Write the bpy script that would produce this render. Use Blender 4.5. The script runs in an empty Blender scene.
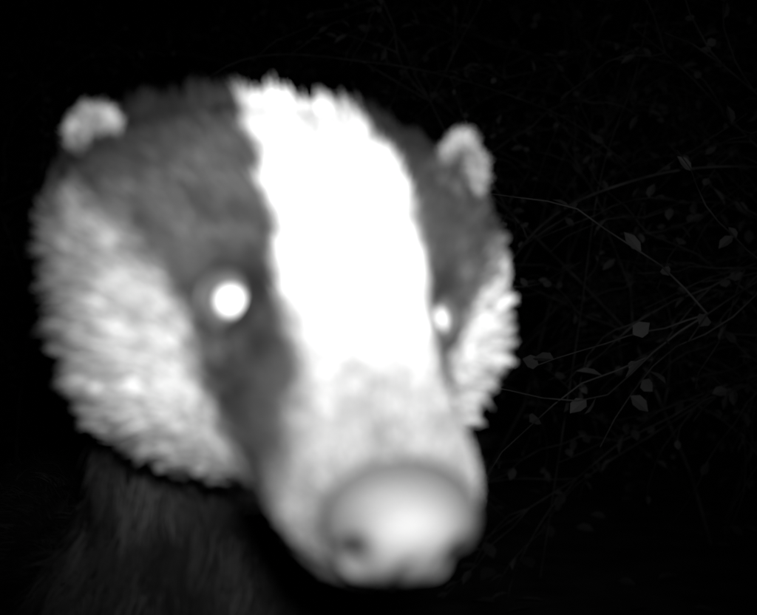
import bpy, math, random
import numpy as np
from mathutils import Vector, kdtree
rng=np.random.default_rng(7); random.seed(7)
sc=bpy.context.scene
def nrm(v): return v/(np.linalg.norm(v,axis=-1,keepdims=True)+1e-12)
def sstep(a,b,x):
    t=np.clip((x-a)/(b-a),0,1); return t*t*(3-2*t)
def pn(p,scale,seed=0):
    r=np.random.default_rng(100+seed); o=0
    for i in range(7):
        k=nrm(r.normal(size=3))*scale*(0.6+1.3*r.random()); o=o+np.sin(p@k+r.random()*6.28+1.3*np.sin(p@np.roll(k,1)*.7+r.random()*6))
    return o/4.0
# ---------------------------------------------------------------- materials
def mat(name):
    m=bpy.data.materials.new(name); m.use_nodes=True
    nt=m.node_tree; b=nt.nodes['Principled BSDF']; return m,nt,b
def grey(v): return (v,v,v,1)
def fur_mat(name,rough=.55,spec=.25):
    m,nt,b=mat(name)
    a=nt.nodes.new('ShaderNodeAttribute'); a.attribute_name='tone'
    nt.links.new(a.outputs['Fac'],b.inputs['Base Color'])
    b.inputs['Roughness'].default_value=rough; b.inputs['Specular IOR Level'].default_value=spec
    return m
M_fur=fur_mat('badger_fur'); nt=M_fur.node_tree; df=nt.nodes.new('ShaderNodeBsdfDiffuse')
nt.links.new(nt.nodes['Attribute'].outputs['Fac'],df.inputs['Color']); nt.links.new(df.outputs[0],nt.nodes['Material Output'].inputs['Surface']); nt.nodes.remove(nt.nodes['Principled BSDF'])
M_skin=fur_mat('badger_skin',.7,.1)
M_nose=fur_mat('nose_leather',.60,.28)
nt=M_nose.node_tree; nz=nt.nodes.new('ShaderNodeTexVoronoi'); nz.inputs['Scale'].default_value=900
tc=nt.nodes.new('ShaderNodeTexCoord'); nt.links.new(tc.outputs['Object'],nz.inputs['Vector'])
bp=nt.nodes.new('ShaderNodeBump'); bp.inputs['Strength'].default_value=.35; bp.inputs['Distance'].default_value=.0006
nt.links.new(nz.outputs['Distance'],bp.inputs['Height']); nt.links.new(bp.outputs['Normal'],nt.nodes['Principled BSDF'].inputs['Normal'])
def plain(name,v,rough=.7,spec=.2,nscale=None,v2=None):
    m,nt,b=mat(name); b.inputs['Base Color'].default_value=grey(v); b.inputs['Roughness'].default_value=rough
    b.inputs['Specular IOR Level'].default_value=spec
    if nscale:
        tc=nt.nodes.new('ShaderNodeTexCoord'); n=nt.nodes.new('ShaderNodeTexNoise'); n.inputs['Scale'].default_value=nscale; n.inputs['Detail'].default_value=6
        r=nt.nodes.new('ShaderNodeValToRGB'); r.color_ramp.elements[0].position=.35; r.color_ramp.elements[1].position=.68
        r.color_ramp.elements[0].color=grey(v); r.color_ramp.elements[1].color=grey(v2)
        nt.links.new(tc.outputs['Object'],n.inputs['Vector']); nt.links.new(n.outputs['Fac'],r.inputs['Fac']); nt.links.new(r.outputs['Color'],b.inputs['Base Color'])
    return m
M_soil=plain('soil',.02,.95,.05,9,.06); M_leaf=plain('leaf',.03,.85,.05,6,.085); M_stem=plain('bark',.022,.85,.05,20,.07)
M_litter=plain('dry_leaf',.03,.8,.1,5,.10); M_claw=plain('claw',.3,.4,.4); M_lid=plain('eyelid',.035,.5,.3)
# ---------------------------------------------------------------- mesh helpers
root=bpy.data.objects.new('badger',None); sc.collection.objects.link(root)
def mk(name,verts,faces,mats,parent=None,tone=None,smooth=True,mi=None):
    me=bpy.data.meshes.new(name); me.from_pydata(np.asarray(verts,dtype=float).tolist(),[],faces); me.update()
    for m in mats: me.materials.append(m)
    if smooth: me.polygons.foreach_set('use_smooth',[True]*len(me.polygons))
    if mi is not None: me.polygons.foreach_set('material_index',mi)
    if tone is not None:
        a=me.attributes.new('tone','FLOAT','POINT'); a.data.foreach_set('value',np.asarray(tone,dtype=np.float32))
    o=bpy.data.objects.new(name,me); sc.collection.objects.link(o)
    if parent: o.parent=parent
    return o
def grid_obj(name,P,tone,m,closed=True,caps=True):
    Mr,N,_=P.shape; F=[]
    for i in range(Mr-1):
        for j in range(N if closed else N-1):
            F.append((i*N+j,i*N+(j+1)%N,(i+1)*N+(j+1)%N,(i+1)*N+j))
    if caps: F.append(tuple(range(N))); F.append(tuple((Mr-1)*N+j for j in reversed(range(N))))
    return mk(name,P.reshape(-1,3),F,[m],root,np.asarray(tone).reshape(-1) if tone is not None else None)
def catmull(K,sub):
    K=np.asarray(K,float); out=[]; n=len(K)
    for i in range(n-1):
        p0=K[max(i-1,0)];p1=K[i];p2=K[i+1];p3=K[min(i+2,n-1)]
        for t in np.linspace(0,1,sub,endpoint=False):
            out.append(.5*((2*p1)+(-p0+p2)*t+(2*p0-5*p1+4*p2-p3)*t*t+(-p0+3*p1-3*p2+p3)*t**3))
    out.append(K[-1]); return np.array(out)
def normals(P,closed=True):
    di=np.gradient(P,axis=0)
    dj=(np.roll(P,-1,1)-np.roll(P,1,1)) if closed else np.gradient(P,axis=1)
    return nrm(np.cross(dj,di)),nrm(di)
def sample(P,n,closed=True,dens=None,flip=False):
    Mr,N,_=P.shape; Nn,T=normals(P,closed)
    if closed:
        Q=np.concatenate([P,P[:,:1]],1); Nq=np.concatenate([Nn,Nn[:,:1]],1); Tq=np.concatenate([T,T[:,:1]],1)
    else: Q,Nq,Tq=P,Nn,T
    A=np.linalg.norm(np.cross(Q[1:,:-1]-Q[:-1,:-1],Q[:-1,1:]-Q[:-1,:-1]),axis=-1)
    if dens is not None: A=A*dens[:A.shape[0],:A.shape[1]]
    w=A.reshape(-1); w=w/w.sum(); idx=rng.choice(len(w),n,p=w)
    i=idx//A.shape[1]; j=idx%A.shape[1]; a=rng.random(n)[:,None]; b=rng.random(n)[:,None]
    def bl(X): return X[i,j]*(1-a)*(1-b)+X[i+1,j]*a*(1-b)+X[i,j+1]*(1-a)*b+X[i+1,j+1]*a*b
    nn=nrm(bl(Nq)); 
    if flip: nn=-nn
    return bl(Q),nn,nrm(bl(Tq)),i+a[:,0],j+b[:,0]
def hairs(name,p,d,bend,L,tone,rad,npt=5,tiptone=None,locks=0,lockamt=None):
    n=len(p); t=np.linspace(0,1,npt)
    L=L[:,None,None]
    pos=p[:,None,:]+L*(t[None,:,None]*d[:,None,:]+(t**2)[None,:,None]*bend[:,None,:])
    if locks:
        c=rng.choice(n,locks,replace=False); kd=kdtree.KDTree(locks)
        for k,i in enumerate(c): kd.insert(p[i].tolist(),k)
        kd.balance(); near=np.array([kd.find(q)[1] for q in p.tolist()]); ci=c[near]
        w=(lockamt[:,None]*t[None]**1.2)[...,None]
        pos=pos*(1-w)+pos[ci]*w
        lt=1+.16*rng.normal(size=locks); tone=tone*np.clip(lt[near],.6,1.4)
    cu=bpy.data.hair_curves.new(name); cu.add_curves([npt]*n)
    cu.attributes['position'].data.foreach_set('vector',pos.astype(np.float32).reshape(-1))
    ra=cu.attributes.get('radius') or cu.attributes.new('radius','FLOAT','POINT')
    r=rad[:,None]*(1-.85*t**1.5)[None,:]
    ra.data.foreach_set('value',r.astype(np.float32).reshape(-1))
    ta=cu.attributes.new('tone','FLOAT','POINT')
    tt=np.repeat(tone[:,None],npt,1)
    if tiptone is not None: tt=tt*(1-t[None]**2)+tiptone[:,None]*t[None]**2
    ta.data.foreach_set('value',np.clip(tt,.004,.85).astype(np.float32).reshape(-1))
    cu.materials.append(M_fur)
    o=bpy.data.objects.new(name,cu); sc.collection.objects.link(o); o.parent=root; return o
# ---------------------------------------------------------------- head frame
CAMZ=.5
yaw,pit,rol=map(math.radians,(17.5,25,6))
NOSE=np.array([.0068,.230,CAMZ-.0525])
Fh=np.array([math.sin(yaw)*math.cos(pit),-math.cos(yaw)*math.cos(pit),-math.sin(pit)])
S0=np.array([math.cos(yaw),math.sin(yaw),0.]); U0=np.cross(Fh,S0); U0=U0 if U0[2]>0 else -U0
Sh=S0*math.cos(rol)-U0*math.sin(rol); Uh=U0*math.cos(rol)+S0*math.sin(rol)
def W(s,f,u):
    s,f,u=[np.asarray(x,float)[...,None] for x in (s,f,u)]
    return NOSE+s*Sh+f*Fh+u*Uh
def LOC(p):
    q=p-NOSE; return q@Sh,q@Fh,q@Uh
head=[(-.005,0,.012,.009,.012),(-.010,0,.0178,.014,.018),(-.018,0,.0222,.018,.022),(-.032,0,.0245,.021,.026),(-.050,.001,.0265,.025,.031),(-.068,.003,.031,.030,.038),
(-.083,.005,.038,.035,.046),(-.098,.006,.048,.041,.055),(-.113,.006,.060,.045,.065),(-.132,.005,.072,.049,.075),(-.151,.004,.0780,.051,.079),(-.174,.003,.074,.048,.070)]
keys=[]
for f,uc,hw,ht,hb in head:
    C=W(0,f,uc); keys.append(np.concatenate([C,Sh,Uh,[hw,ht,hb]]))
body=[((-.058,.46,.488),.064,.052,.062),((-.068,.52,.435),.066,.058,.066),((-.085,.58,.37),.074,.068,.072),((-.12,.66,.295),.094,.082,.085),
((-.17,.77,.255),.115,.10,.10),((-.23,.90,.25),.132,.11,.115),((-.29,1.03,.25),.13,.11,.11),((-.325,1.12,.245),.095,.09,.085),((-.350,1.17,.24),.05,.05,.045),((-.357,1.19,.24),.012,.012,.012)]
Sb=nrm(np.array([.94,.33,0.])); cs=[keys[-1][:3]]+[np.array(b[0]) for b in body]
for i,(c,hw,ht,hb) in enumerate(body):
    a=cs[i]; b=cs[min(i+2,len(cs)-1)]; T=nrm(b-a); w=min(1,(i+1)/4)
    S=Sh*(1-w)+Sb*w; S=nrm(S-T*(S@T)); U=np.cross(S,T); U=U if U@Uh>0 else -U
    keys.append(np.concatenate([c,S,U,[hw,ht,hb]]))
R=catmull(keys,9); Mr=len(R); N=112
th=np.linspace(0,2*np.pi,N,endpoint=False)
c,s=np.cos(th),np.sin(th); e=2/2.25
cx=np.sign(c)*np.abs(c)**e; sx=np.sign(s)*np.abs(s)**e
C=R[:,None,:3]; S=nrm(R[:,3:6]); U=R[:,6:9]; U=nrm(U-S*np.sum(U*S,-1,keepdims=True))
hw,ht,hb=R[:,9:10],R[:,10:11],R[:,11:12]
up=np.where(sx>0,ht,hb)*sx
P=C+S[:,None]*(hw*cx)[...,None]+U[:,None]*up[...,None]
# face modelling
EYEf,EYEs,EYEu=-.081,.034,.021
ls,lf,lu=LOC(P); Nn,_=normals(P)
if np.sum(Nn[20,0]*Sh)<0: Nn=-Nn; FL=True
else: FL=False
hd=(lf>-.2)
r2=((lf-EYEf)/.011)**2+((lu-EYEu)/.010)**2
disp=-.0035*np.exp(-r2)*(np.abs(ls)>.02)
disp+=.0025*np.exp(-((lf-EYEf+.006)/.013)**2-((lu-EYEu-.013)/.007)**2)
disp+=-.0022*np.exp(-((lu+.0145+.05*(lf+.02))/.0022)**2)*sstep(-.07,-.05,lf)          # mouth line
disp+=-.0012*np.exp(-(ls/.008)**2)*sstep(.0,.02,lu)*np.exp(-((lf+.08)/.03)**2)         # brow furrow
disp+=.002*np.exp(-((lf+.03)/.014)**2-((lu+.004)/.009)**2)                             # whisker pads
P=P+Nn*(disp*hd)[...,None]
# head turned on the neck: cheeks swing a little to the badger's left
sw=.007*sstep(.035,-.015,lu)*sstep(-.095,-.135,lf)*sstep(-.24,-.19,lf)
P=P+sw[...,None]*Sh
RI=np.arange(Mr)
HEADEND=11*9
def coat(p,ri):
    s,f,u=LOC(p)
    n1=pn(p,260,1); n2=pn(p,700,2); n3=pn(p,90,3); n4=pn(p,160,4)
    sc_=np.interp(f,[-.2,-.17,-.14,-.10,-.08],[-.005,-.004,-.0015,0,0])
    a=np.abs(s-sc_)
    w=np.interp(f,[-.2,-.17,-.14,-.12,-.105,-.09,-.075,-.05,-.03],[.012,.016,.0195,.0195,.0212,.0195,.0195,.0175,.020])
    stripe=sstep(.0038,-.0038,a-w-n1*.0014-n2*.0009)*sstep(0,.01,u)
    a=np.abs(s)
    ub=np.interp(f,[-.19,-.165,-.15,-.135,-.115,-.10,-.088,-.08,-.065,-.05,-.03],[.006,.010,.020,.027,.023,.015,.007,.000,-.011,-.020,-.024])
    band=sstep(-.010,.009,u-ub-n1*.0028-n2*.0015)*sstep(-.017,-.034,f-n1*.003)
    uc=np.interp(f,[-.19,-.15,-.12,-.09,-.06,-.03,0],[-.036,-.060,-.065,-.055,-.039,-.028,-.022])
    throat=sstep(.009,-.009,u-uc-n1*.002-n3*.004)
    pale=np.interp(f,[-.18,-.162,-.148,-.13,-.09,-.05,-.02,0],[.12,.22,.38,.50,.44,.25,.22,.2])*(1+.10*n2+.20*n3+.16*n4)  # rear of the cheek painted darker, light falloff put into the tone
    pale=pale*(1+.55*sstep(.02,.06,s)*sstep(-.08,-.1,f))*(1-.6*sstep(-.050,-.080,s))  # grazing-lit left cheek painted brighter, right outline painted darker as light falloff
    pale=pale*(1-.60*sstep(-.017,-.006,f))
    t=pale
    bt=np.interp(f,[-.16,-.14,-.12,-.09,-.06,-.04],[.024,.040,.060,.062,.038,.050])
    bt=bt*(1-.4*sstep(.012,.0,u-ub))*(1-.35*sstep(.02,.045,a)*sstep(-.13,-.15,f))
    t=t*(1-band)+band*(bt*np.clip(1+.15*n2+.32*n3+.28*n4,.3,2))
    st=np.interp(f,[-.17,-.13,-.086,-.070,-.056,-.038,-.016,-.008],[.7,.85,.85,.74,.52,.30,.20,.10])
    st=st*(1+.22*n4*sstep(-.08,-.06,f)+.10*n1*sstep(-.08,-.06,f))
    t=t*(1-stripe)+stripe*st*(1+.03*n2)
    t=t*(1-throat)+throat*.04*(1+.6*n3)
    mouth=np.exp(-((u+.0145+.05*(f+.02))/.0018)**2)*sstep(-.062,-.05,f); t=t*(1-.85*mouth)
    ring=np.exp(-(((f-EYEf)**2+(u-EYEu)**2)/.0115**2)**2)*(a>.018)*(1-stripe); t=t*(1-.5*ring)
    ring2=np.exp(-((np.sqrt((f-EYEf)**2+(u-EYEu)**2)-.0165)/.003)**2)*(a>.018)*(1-stripe)*band; t=t*(1+.5*ring2)
    bk=sstep(HEADEND+2,HEADEND+14,ri+4*n3)
    bt=.020*(1+.35*n3+.5*pn(p,45,9))*np.interp(ri,[HEADEND,HEADEND+25,HEADEND+45],[1,1,.75])
    return t*(1-bk)+bk*bt
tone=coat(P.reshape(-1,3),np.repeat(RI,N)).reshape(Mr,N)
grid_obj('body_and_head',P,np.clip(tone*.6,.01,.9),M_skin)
def eyepos(sgn):
    ii=np.argmin(np.sum((P-W(sgn*.036,EYEf,EYEu))**2,-1)); i,j=divmod(ii,N); return P[i,j],Nn[i,j]
EYES=[eyepos(1),eyepos(-1)]
def face_fur(n,lo,hi,name,radscale,Lscale=1):
    dens=np.ones((Mr,N)); dens[:lo]=0; dens[hi:]=0
    dens[:8]*=2.0
    dens[8:60]*=1.5
    p,nn,T,ri,jj=sample(P,n,True,dens,FL)
    s,f,u=LOC(p)
    keep=(f<-.0085)
    for ep,en in EYES: keep&=np.linalg.norm(p-ep,axis=1)>.0080
    p,nn,T,ri,jj,s,f,u=[x[keep] for x in (p,nn,T,ri,jj,s,f,u)]
    m=len(p)
    L=np.interp(ri,[0,20,40,60,72,85,100,115,140,170],[.002,.003,.0045,.006,.009,.011,.014,.028,.04,.045])
    side=np.clip(np.abs(s)/.05,0,1)*sstep(.02,-.01,u)*sstep(50,80,ri)
    L=L*(1+.9*side)*(.55+.6*rng.random(m))*Lscale
    for ep,en in EYES: L*=.35+.65*sstep(.008,.022,np.linalg.norm(p-ep,axis=1))
    g=np.stack([pn(p,150,11),pn(p,150,12),pn(p,150,13)],1); g2=np.stack([pn(p,380,14),pn(p,380,15),pn(p,380,16)],1)
    d=nrm(nn*.30+T*.9+g*.15+g2*.10+rng.normal(size=(m,3))*.09+np.array([0,0,-.28])*side[:,None])
    bend=T*.15-nn*.14+np.array([0,0,-.16])*sstep(70,110,ri)[:,None]+g2*.06
    q=np.stack([jj,ri*.10,0*ri],1); streak=pn(q,1.1,41)*.6+pn(q,2.6,42)*.6     # locks of hair lying along the coat
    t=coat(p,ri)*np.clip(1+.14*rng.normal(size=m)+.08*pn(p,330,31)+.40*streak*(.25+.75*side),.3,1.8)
    rad=np.interp(ri,[0,40,80,110,170],[.00016,.00021,.00028,.00036,.00045])*radscale
    la=(.25+.42*sstep(30,75,ri))*(1-.45*(np.abs(s)<.032)*(u>0))
    hairs(name,p,d,bend,L,t,rad,4,None,5600,la)
face_fur(66000,1,HEADEND+4,'face_fur',1.0)
def body_fur(n):
    dens=np.ones((Mr,N)); dens[:HEADEND-6]=0
    dens[HEADEND-6:HEADEND+40]*=2
    p,nn,T,ri,_=sample(P,n,True,dens,FL); m=len(p)
    L=np.interp(ri,[HEADEND-6,HEADEND+15,HEADEND+40,Mr],[.014,.026,.034,.045])*(.6+.6*rng.random(m))
    g=np.stack([pn(p,90,21),pn(p,90,22),pn(p,90,23)],1); g2=np.stack([pn(p,260,14),pn(p,260,15),pn(p,260,16)],1)
    d=nrm(nn*.34+T*.8+g*.3+g2*.22+rng.normal(size=(m,3))*.1+np.array([0,0,-.2]))
    bend=-nn*.1+np.array([0,0,-.2])+g2*.15
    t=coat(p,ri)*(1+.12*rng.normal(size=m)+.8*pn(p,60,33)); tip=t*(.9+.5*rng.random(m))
    hairs('body_fur',p,d,bend,L,t,np.full(m,.00055),4,tip,1800,np.full(m,.5))
body_fur(22000)
# ---------------------------------------------------------------- ears
def ear(sgn):
    L_=sgn>0
    c0=W(.0520,-.142,.0315) if L_ else W(-.0625,-.148,.031)
    rx,ry=(.0082,.0200) if L_ else (.0064,.0092)
    upv=nrm(Uh*.9+Sh*sgn*(.0 if L_ else .35)-Fh*.10); out=nrm(Sh*sgn*.75-Uh*.35+Fh*.25); out=nrm(out-upv*(out@upv)); nv=nrm(np.cross(out,upv)); nv=nv if nv@Fh>0 else -nv
    nr,na=14,40; G=np.zeros((nr,na,3)); Ri=np.linspace(0.03,1,nr); A=np.linspace(0,2*np.pi,na,endpoint=False)
    for i,r in enumerate(Ri):
        x=rx*r*np.cos(A); y=ry*r*np.sin(A)
        y=y*(1-.15*np.abs(np.cos(A)))
        G[i]=c0+out*x[:,None]+upv*(y+.006)[:,None]-nv*(.006*(1-r**2))+nv*(0.003*np.abs(np.cos(A))[:,None]*r)
    n_ear,_=normals(G); sg=1 if n_ear[6,5]@nv>0 else -1
    B=G-nv*.002
    shell=np.concatenate([G,B[::-1]],0)
    tn=np.full(shell.shape[:2],.06); grid_obj('ear_right' if sgn<0 else 'ear_left',shell,tn,M_skin)
    for k,(X,front) in enumerate(((G,True),(B,False))):
        nh=3600
        p,nn,T,ri,ja=sample(X,nh,True,None,(sg<0) if front else (sg>0))
        v=(p-c0)@upv; o_=(p-c0)@out; rr=ri/(nr-1)
        g2=np.stack([pn(p,420,14),pn(p,420,15),pn(p,420,16)],1)
        if L_: rim=sstep(.45,.85,rr+.25*g2[:,0])*sstep(-.5*ry,.9*ry,v-.3*o_)
        else: rim=sstep(.1,.6,rr+.15*g2[:,0])*sstep(.35*ry,1.3*ry,v+.15*ry*g2[:,1])
        d=nrm(nn*(.32)+T*.4+upv*.3+g2*.30+rng.normal(size=(nh,3))*.22)
        t=(.035+((.24 if L_ else .38)-.035)*rim)*(1+.25*rng.normal(size=nh)+.25*g2[:,1])
        if front: t=np.maximum(t,(.065 if L_ else .03)*(1-rim)) 
        L=(.004+.002*rim)*(.5+.7*rng.random(nh))
        hairs('ear_fur',p,d,-nn*.1,L,t,np.full(nh,.00024),4,None,300,np.full(nh,.4))
ear(1); ear(-1)
# ---------------------------------------------------------------- eyes
CAM=np.array([0,0,CAMZ])
def eye_mat():
    m,nt,b=mat('eye'); tc=nt.nodes.new('ShaderNodeTexCoord'); sp=nt.nodes.new('ShaderNodeSeparateXYZ'); nt.links.new(tc.outputs['Object'],sp.inputs[0])
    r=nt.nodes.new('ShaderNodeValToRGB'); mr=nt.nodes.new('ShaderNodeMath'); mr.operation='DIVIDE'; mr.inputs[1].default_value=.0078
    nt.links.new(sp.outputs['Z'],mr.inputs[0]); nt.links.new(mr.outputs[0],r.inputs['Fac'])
    r.color_ramp.elements[0].position=.82; r.color_ramp.elements[0].color=grey(.09); r.color_ramp.elements[1].position=.94; r.color_ramp.elements[1].color=grey(.60)  # pale pupil disc: eye shine from the flash painted as base colour
    nt.links.new(r.outputs['Color'],b.inputs['Base Color']); b.inputs['Roughness'].default_value=.35; b.inputs['Coat Weight'].default_value=.5; b.inputs['Coat Roughness'].default_value=.03
    return m
M_eye=eye_mat()
for (ep,en),nm in zip(EYES,('eye_left','eye_right')):
    cpos=ep-en*.0022
    bpy.ops.mesh.primitive_uv_sphere_add(segments=48,ring_count=32,radius=.0078,location=(0,0,0))
    o=bpy.context.object; o.name=nm; o.data.materials.append(M_eye); bpy.ops.object.shade_smooth()
    look=Vector(CAM-cpos).normalized(); o.rotation_mode='QUATERNION'; o.rotation_quaternion=look.to_track_quat('Z','Y'); o.location=Vector(cpos); o.parent=root
    look=nrm(nrm(CAM-cpos)*.6+en*.6); a=nrm(np.cross(look,Uh)); b=np.cross(a,look)
    A=np.linspace(0,2*np.pi,40,endpoint=False); G=np.zeros((40,10,3))
    for i,t in enumerate(A):
        cc=cpos+look*.003+a*.0080*math.cos(t)+b*.0070*math.sin(t)
        rd=nrm(a*math.cos(t)+b*math.sin(t))
        for j,q in enumerate(np.linspace(0,2*np.pi,10,endpoint=False)):
            G[i,j]=cc+rd*.0015*math.cos(q)+look*.0015*math.sin(q)
    G=np.concatenate([G,G[:1]],0); grid_obj('eyelid',G,np.full(G.shape[:2],.03),M_lid,True,False)
# ---------------------------------------------------------------- nose pad
na,nb=96,72
A=np.linspace(0,2*np.pi,na,endpoint=False); B=np.linspace(.02,math.pi*.62,nb)
G=np.zeros((nb,na,3)); TN=np.zeros((nb,na))
for i,b in enumerate(B):
    x=np.sin(b)*np.cos(A); y=np.sin(b)*np.sin(A); z=np.full(na,math.cos(b))
    s=.0183*x*(1+.05*y); u=.0148*y; f=.0105*np.sign(z)*np.abs(z)**.7
    u=u+.001
    h=0; dk=0
    for sg in (1,-1):
        d1=((s-sg*.0118)/.0026)**2+((u+.0030)/.0036)**2
        cx_=np.clip(sg*s,.012,.0175); uy=-.0045-.0035*((cx_-.012)/.0055)
        d2=((sg*s-cx_)/.0018)**2+((u-uy)/.0018)**2
        h=h-.0060*np.exp(-d1)-.003*np.exp(-d2); dk=dk+np.exp(-d1*.7)+.9*np.exp(-d2*.8)
        h=h+.0025*np.exp(-((s-sg*.0125)/.0045)**2-((u+.0105)/.003)**2)
    ph=np.exp(-(s/.0016)**2)*sstep(-.001,-.006,u); h=h-.0022*ph
    h=h+.0014*np.exp(-(s/.008)**2-((u-.003)/.006)**2)
    G[i]=W(s,f-.009+h,u)
    rr=np.sqrt((s/.0183)**2+((u-.002)/.0150)**2)
    wing=np.exp(-((np.abs(s)-.012)/.005)**2-((u+.0100)/.0032)**2)  # nostril wings painted brighter, as if catching the flash
    TN[i]=.22*(1-.66*np.clip(dk,0,1))*(1-.6*ph)*(1-.66*sstep(.28,.9,rr)+.5*wing)
grid_obj('nose_pad',G,np.clip(TN,.008,1),M_nose)
# whiskers
n=22; sg=rng.choice([-1,1],n); wp=W(sg*.0235,-.02-.02*rng.random(n),-.006+.012*rng.random(n))
d=nrm(Sh*sg[:,None]*1.0+Fh*.1*rng.random((n,1))+Uh*(rng.random((n,1))-.7)*.8)
hairs('whiskers',wp,d,-Fh*.5-Uh*.3+np.zeros((n,3)),.008+.010*rng.random(n),np.full(n,.05),np.full(n,.00004),8)
# ---------------------------------------------------------------- legs, paws, tail
def tube(pts,rad,sub=6,n=20):
    K=catmull([list(p)+[r] for p,r in zip(pts,rad)],sub); c=K[:,:3]; T=nrm(np.gradient(c,axis=0))
    x=nrm(np.cross(T,np.array([.3,.1,1.])+0*T)); y=np.cross(T,x)
    a=np.linspace(0,2*np.pi,n,endpoint=False)
    return c[:,None]+K[:,3:4,None]*(x[:,None]*np.cos(a)[None,:,None]+y[:,None]*np.sin(a)[None,:,None])
Bk=nrm(np.array([-.33,.94,0.]))
def limb(nm,pts,rad,n=3000,furL=.018):
    G=tube(pts,rad); grid_obj(nm,G,np.full(G.shape[:2],.03),M_skin)
    cen=G.mean(1)
    p,nn,T,ri,_=sample(G,n,True,None); cc=cen[np.clip(ri.astype(int),0,len(cen)-1)]
    nn=np.where((np.sum((p-cc)*nn,-1)<0)[:,None],-nn,nn)
    hairs(nm+'_fur',p,nrm(nn*.4+T*.8+rng.normal(size=p.shape)*.15),-nn*.1,furL*(.5+.6*rng.random(n)),.03*(1+.3*rng.normal(size=n)),np.full(n,.0005),4)
def paw(nm,c,fw):
    sd=np.array([-fw[1],fw[0],0])
    limb(nm,[c-fw*.02+[0,0,.012],c+[0,0,.014],c+fw*.03+[0,0,.013],c+fw*.045+[0,0,.01]],[.018,.024,.024,.012],1000,.008)
    for k in range(5):
        o=(k-2)*.0105; b=c+fw*(.036-.002*abs(k-2))+sd*o
        G=tube([b+[0,0,.012],b+fw*.012+[0,0,.013],b+fw*.02+[0,0,.007]],[.007,.0065,.004],5,12); grid_obj(nm+'_toe',G,np.full(G.shape[:2],.03),M_skin)
        G=tube([b+fw*.018+[0,0,.009],b+fw*.03+[0,0,.009],b+fw*.042+[0,0,.002]],[.0028,.002,.0004],5,8); grid_obj(nm+'_claw',G,None,M_claw)
fw=-Bk
for sg,sn in ((1,'left'),(-1,'right')):
    o=Sb*sg
    a=np.array([-.128,.67,0])+o*.075
    limb('foreleg_'+sn,[a+[0,0,.27],a+Bk*.035+[0,0,.17],a+Bk*.0+[0,0,.07],a+fw*.015+[0,0,.02]],[.05,.038,.027,.022])
    paw('forepaw_'+sn,a+fw*.03,fw)
    hp=np.array([-.29,1.02,0])+o*.085
    limb('hindleg_'+sn,[hp+[0,0,.24],hp+fw*.06+[0,0,.15],hp+Bk*.045+[0,0,.075],hp+Bk*.02+[0,0,.02]],[.065,.045,.026,.022])
    paw('hindpaw_'+sn,hp+Bk*.0,fw)
tb=np.array([-.35,1.17,.25]); limb('tail',[tb,tb+Bk*.05+[0,0,-.02],tb+Bk*.11+[0,0,-.06]],[.025,.02,.006],3000,.035)
# ---------------------------------------------------------------- ground
F=[]; xs=np.concatenate([-np.geomspace(200,6,12),np.linspace(-5,7,73),np.geomspace(8,200,12)])
ys=np.concatenate([-np.geomspace(200,4,12),np.linspace(-3,9,73),np.geomspace(10,200,12)])
gx,gy=np.meshgrid(xs,ys); q=np.stack([gx,gy,0*gx],-1).reshape(-1,3)
far=sstep(1.6,3,np.hypot(q[:,0],q[:,1]-.6)); q[:,2]=.05*pn(q,1.5,5)*far+.008*pn(q,9,6)*sstep(.0,1.,far)-.002; nx=len(xs)
for j in range(len(ys)-1):
    for i in range(nx-1): F.append((j*nx+i,j*nx+i+1,(j+1)*nx+i+1,(j+1)*nx+i))
mk('ground',q,F,[M_soil])
PR=np.array([(0,0,0),(.3,.42,.06),(.65,.40,.05),(1,0,-.08),(.65,-.40,.05),(.3,-.42,.06),(.5,0,-.02)])
FR=np.array([(0,1,6),(1,2,6),(2,3,6),(3,4,6),(4,5,6),(5,0,6)])
def leaves(lst,base=0):
    if not lst: return np.zeros((0,3)),[]
    A=np.array(lst); p,d,up,L,w=A[:,:3],nrm(A[:,3:6]),A[:,6:9],A[:,9],A[:,10]
    sd=nrm(np.cross(d,up)); nn=np.cross(sd,d)
    V=p[:,None]+d[:,None]*(PR[None,:,0]*L[:,None])[...,None]+sd[:,None]*(PR[None,:,1]*w[:,None])[...,None]+nn[:,None]*(PR[None,:,2]*L[:,None])[...,None]
    F=(FR[None]+np.arange(len(A))[:,None,None]*7+base).reshape(-1,3)
    return V.reshape(-1,3),[tuple(x) for x in F.tolist()]
n=4000; a=rng.random(n)*6.28
lst=np.stack([rng.uniform(-4,5,n),rng.uniform(-1,7,n),.008+rng.random(n)*.02,np.cos(a),np.sin(a),rng.normal(size=n)*.25,rng.normal(size=n)*.3,rng.normal(size=n)*.3,np.ones(n),.03+.03*rng.random(n),np.full(n,.03)],1)
V,F=leaves(list(lst)); mk('leaf_litter',V,F,[M_litter])
# ---------------------------------------------------------------- shrubs / brambles
def stemtube(V,F,pts,r0,r1):
    pts=np.array(pts); n=len(pts); T=nrm(np.gradient(pts,axis=0)); b=sum(len(v) for v in V)
    x=nrm(np.cross(T,np.array([.2,.9,.3]))); y=np.cross(T,x); r=np.linspace(r0,r1,n)[:,None,None]
    a=np.arange(5)*2*math.pi/5
    V.append((pts[:,None]+r*(x[:,None]*np.cos(a)[None,:,None]+y[:,None]*np.sin(a)[None,:,None])).reshape(-1,3))
    for i in range(n-1):
        for k in range(5): F.append((b+i*5+k,b+i*5+(k+1)%5,b+(i+1)*5+(k+1)%5,b+(i+1)*5+k))
def wander(p,d,L,n,grav,jit):
    pts=[np.array(p,float)]; d=np.array(d,float); d/=np.linalg.norm(d)
    for i in range(n):
        d=d+rng.normal(size=3)*jit+np.array([0,0,grav]); d/=np.linalg.norm(d)
        pts.append(pts[-1]+d*L/n)
    return pts
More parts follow.
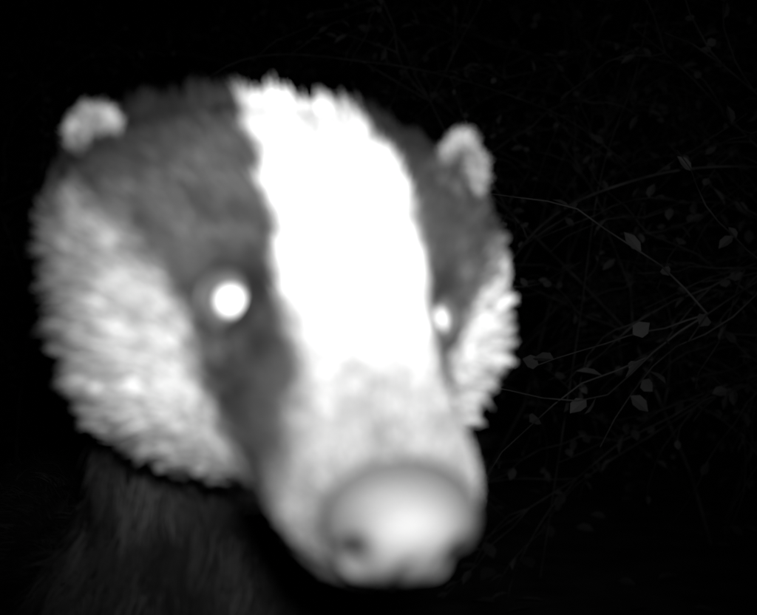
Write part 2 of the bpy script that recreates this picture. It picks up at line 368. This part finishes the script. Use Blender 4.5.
def sprig(VS,FS,LL,p,d,L,r,ls,lv,ldens,grav=-.05):
    pts=wander(p,d,L,8,grav,.17); stemtube(VS,FS,pts,r,r*.35); pts=np.array(pts)
    if lv>0:
        for k in range(int(3+L*8)):
            i=rng.integers(2,len(pts)-1); sprig(VS,FS,LL,pts[i],pts[i]-pts[i-1]+rng.normal(size=3)*.75*L/8,L*rng.uniform(.25,.5),r*.55,ls,lv-1,ldens,grav)
    if lv<=1:
        for k in range(int(ldens*L*(30 if lv==0 else 12))):
            i=rng.integers(1,len(pts)); q=pts[i-1]+(pts[i]-pts[i-1])*rng.random(); sg=nrm(pts[i]-pts[i-1])+rng.normal(size=3)*.9
            LL.append(np.concatenate([q,sg,rng.normal(size=3)*.6+[0,-.3,1],[ls*rng.uniform(.5,1.2),ls*rng.uniform(.45,.7)]]))
def finish(name,VS,FS,LL):
    vs=np.concatenate(VS); VL,FLv=leaves(LL,len(vs))
    return mk(name,np.concatenate([vs,VL]),FS+FLv,[M_stem,M_leaf],None,None,False,[0]*len(FS)+[1]*len(FLv))
def bush(name,c,n,h,spread,ls,ld,lv=2):
    VS,FS,LL=[],[],[]
    for i in range(n):
        a=rng.random()*6.28; sprig(VS,FS,LL,np.array((c[0]+rng.normal()*.08,c[1]+rng.normal()*.08,0)),(math.cos(a)*spread,math.sin(a)*spread,1),h*rng.uniform(.7,1.2),.005,ls,lv,ld,-.06)
    finish(name,VS,FS,LL)
bush('hawthorn_shrub',(.80,2.1),5,1.2,.5,.026,.6)
bush('hawthorn_shrub',(1.3,2.7),5,1.6,.5,.03,.5)
bush('hawthorn_shrub',(.15,2.8),5,1.9,.45,.03,.5)
bush('hawthorn_shrub',(-.9,3.2),5,1.9,.5,.03,.5)
def cane(name,pts,r,k_=8):
    VS,FS,LL=[],[],[]
    K=catmull(pts,10); stemtube(VS,FS,K,r,r*.5)
    for k in range(k_):
        i=rng.integers(4,len(K)-2); sprig(VS,FS,LL,K[i],nrm(K[i+1]-K[i])+rng.normal(size=3)*.7,rng.uniform(.08,.2),r*.5,.018,0,.9)
    finish(name,VS,FS,LL)
cane('bramble_cane',[(.1,1.9,0),(.14,1.7,.4),(.22,1.55,.60),(.36,1.5,.68),(.55,1.5,.70),(.85,1.55,.66),(1.2,1.6,.4),(1.4,1.65,0)],.0024,6)
cane('bramble_cane',[(.3,1.95,0),(.35,1.85,.45),(.38,1.8,.72),(.44,1.8,.9),(.5,1.85,1.1),(.62,1.9,1.2)],.0016,3)
cane('bramble_cane',[(-.6,2.1,0),(-.5,2.0,.6),(-.3,1.9,.92),(.0,1.85,.93),(.3,1.9,.86),(.45,1.9,.76)],.0016,14)
VS,FS,LL=[],[],[]
for i in range(18):
    x=-5+12*i/17+rng.normal()*.15; y=5+rng.random()*2
    for k in range(2): sprig(VS,FS,LL,np.array([x+rng.normal()*.2,y+rng.normal()*.3,0]),(rng.normal()*.4,rng.normal()*.4,1),rng.uniform(1.8,3.0),.012,.07,2,.18)
finish('distant_hedge',VS,FS,LL)
# ---------------------------------------------------------------- light
w=bpy.data.worlds.new('World'); sc.world=w; w.use_nodes=True; nt=w.node_tree
sk=nt.nodes.new('ShaderNodeTexSky'); sk.sky_type='NISHITA'; sk.sun_disc=False; sk.sun_elevation=math.radians(-8); sk.sun_rotation=math.radians(200)
bw=nt.nodes.new('ShaderNodeRGBToBW'); nt.links.new(sk.outputs[0],bw.inputs[0]); nt.links.new(bw.outputs[0],nt.nodes['Background'].inputs['Color']); nt.nodes['Background'].inputs['Strength'].default_value=.01
l=bpy.data.lights.new('moonlight','SUN'); l.energy=.002; l.angle=math.radians(.5); o=bpy.data.objects.new('moonlight',l); o.rotation_euler=(math.radians(40),0,math.radians(200)); sc.collection.objects.link(o)
l=bpy.data.lights.new('infrared_flash','SPOT'); l.energy=15.5; l.spot_size=math.radians(58); l.spot_blend=1; l.shadow_soft_size=.010
o=bpy.data.objects.new('infrared_flash',l); o.location=(.014,-.01,CAMZ+.028); sc.collection.objects.link(o)
o.rotation_mode='QUATERNION'; o.rotation_quaternion=Vector((-.01,1,-.015)).to_track_quat('-Z','Y')
# ---------------------------------------------------------------- camera
cam=bpy.data.cameras.new('trail_camera'); cam.lens=50; cam.sensor_width=36; cam.clip_start=.01; cam.clip_end=600
cam.dof.use_dof=True; cam.dof.focus_distance=1.0; cam.dof.aperture_fstop=8.4
co=bpy.data.objects.new('trail_camera',cam); co.location=(0,0,CAMZ); co.rotation_euler=(math.radians(90),0,0); sc.collection.objects.link(co); sc.camera=co
sc.view_settings.view_transform='Standard'; sc.view_settings.look='None'; sc.view_settings.exposure=0
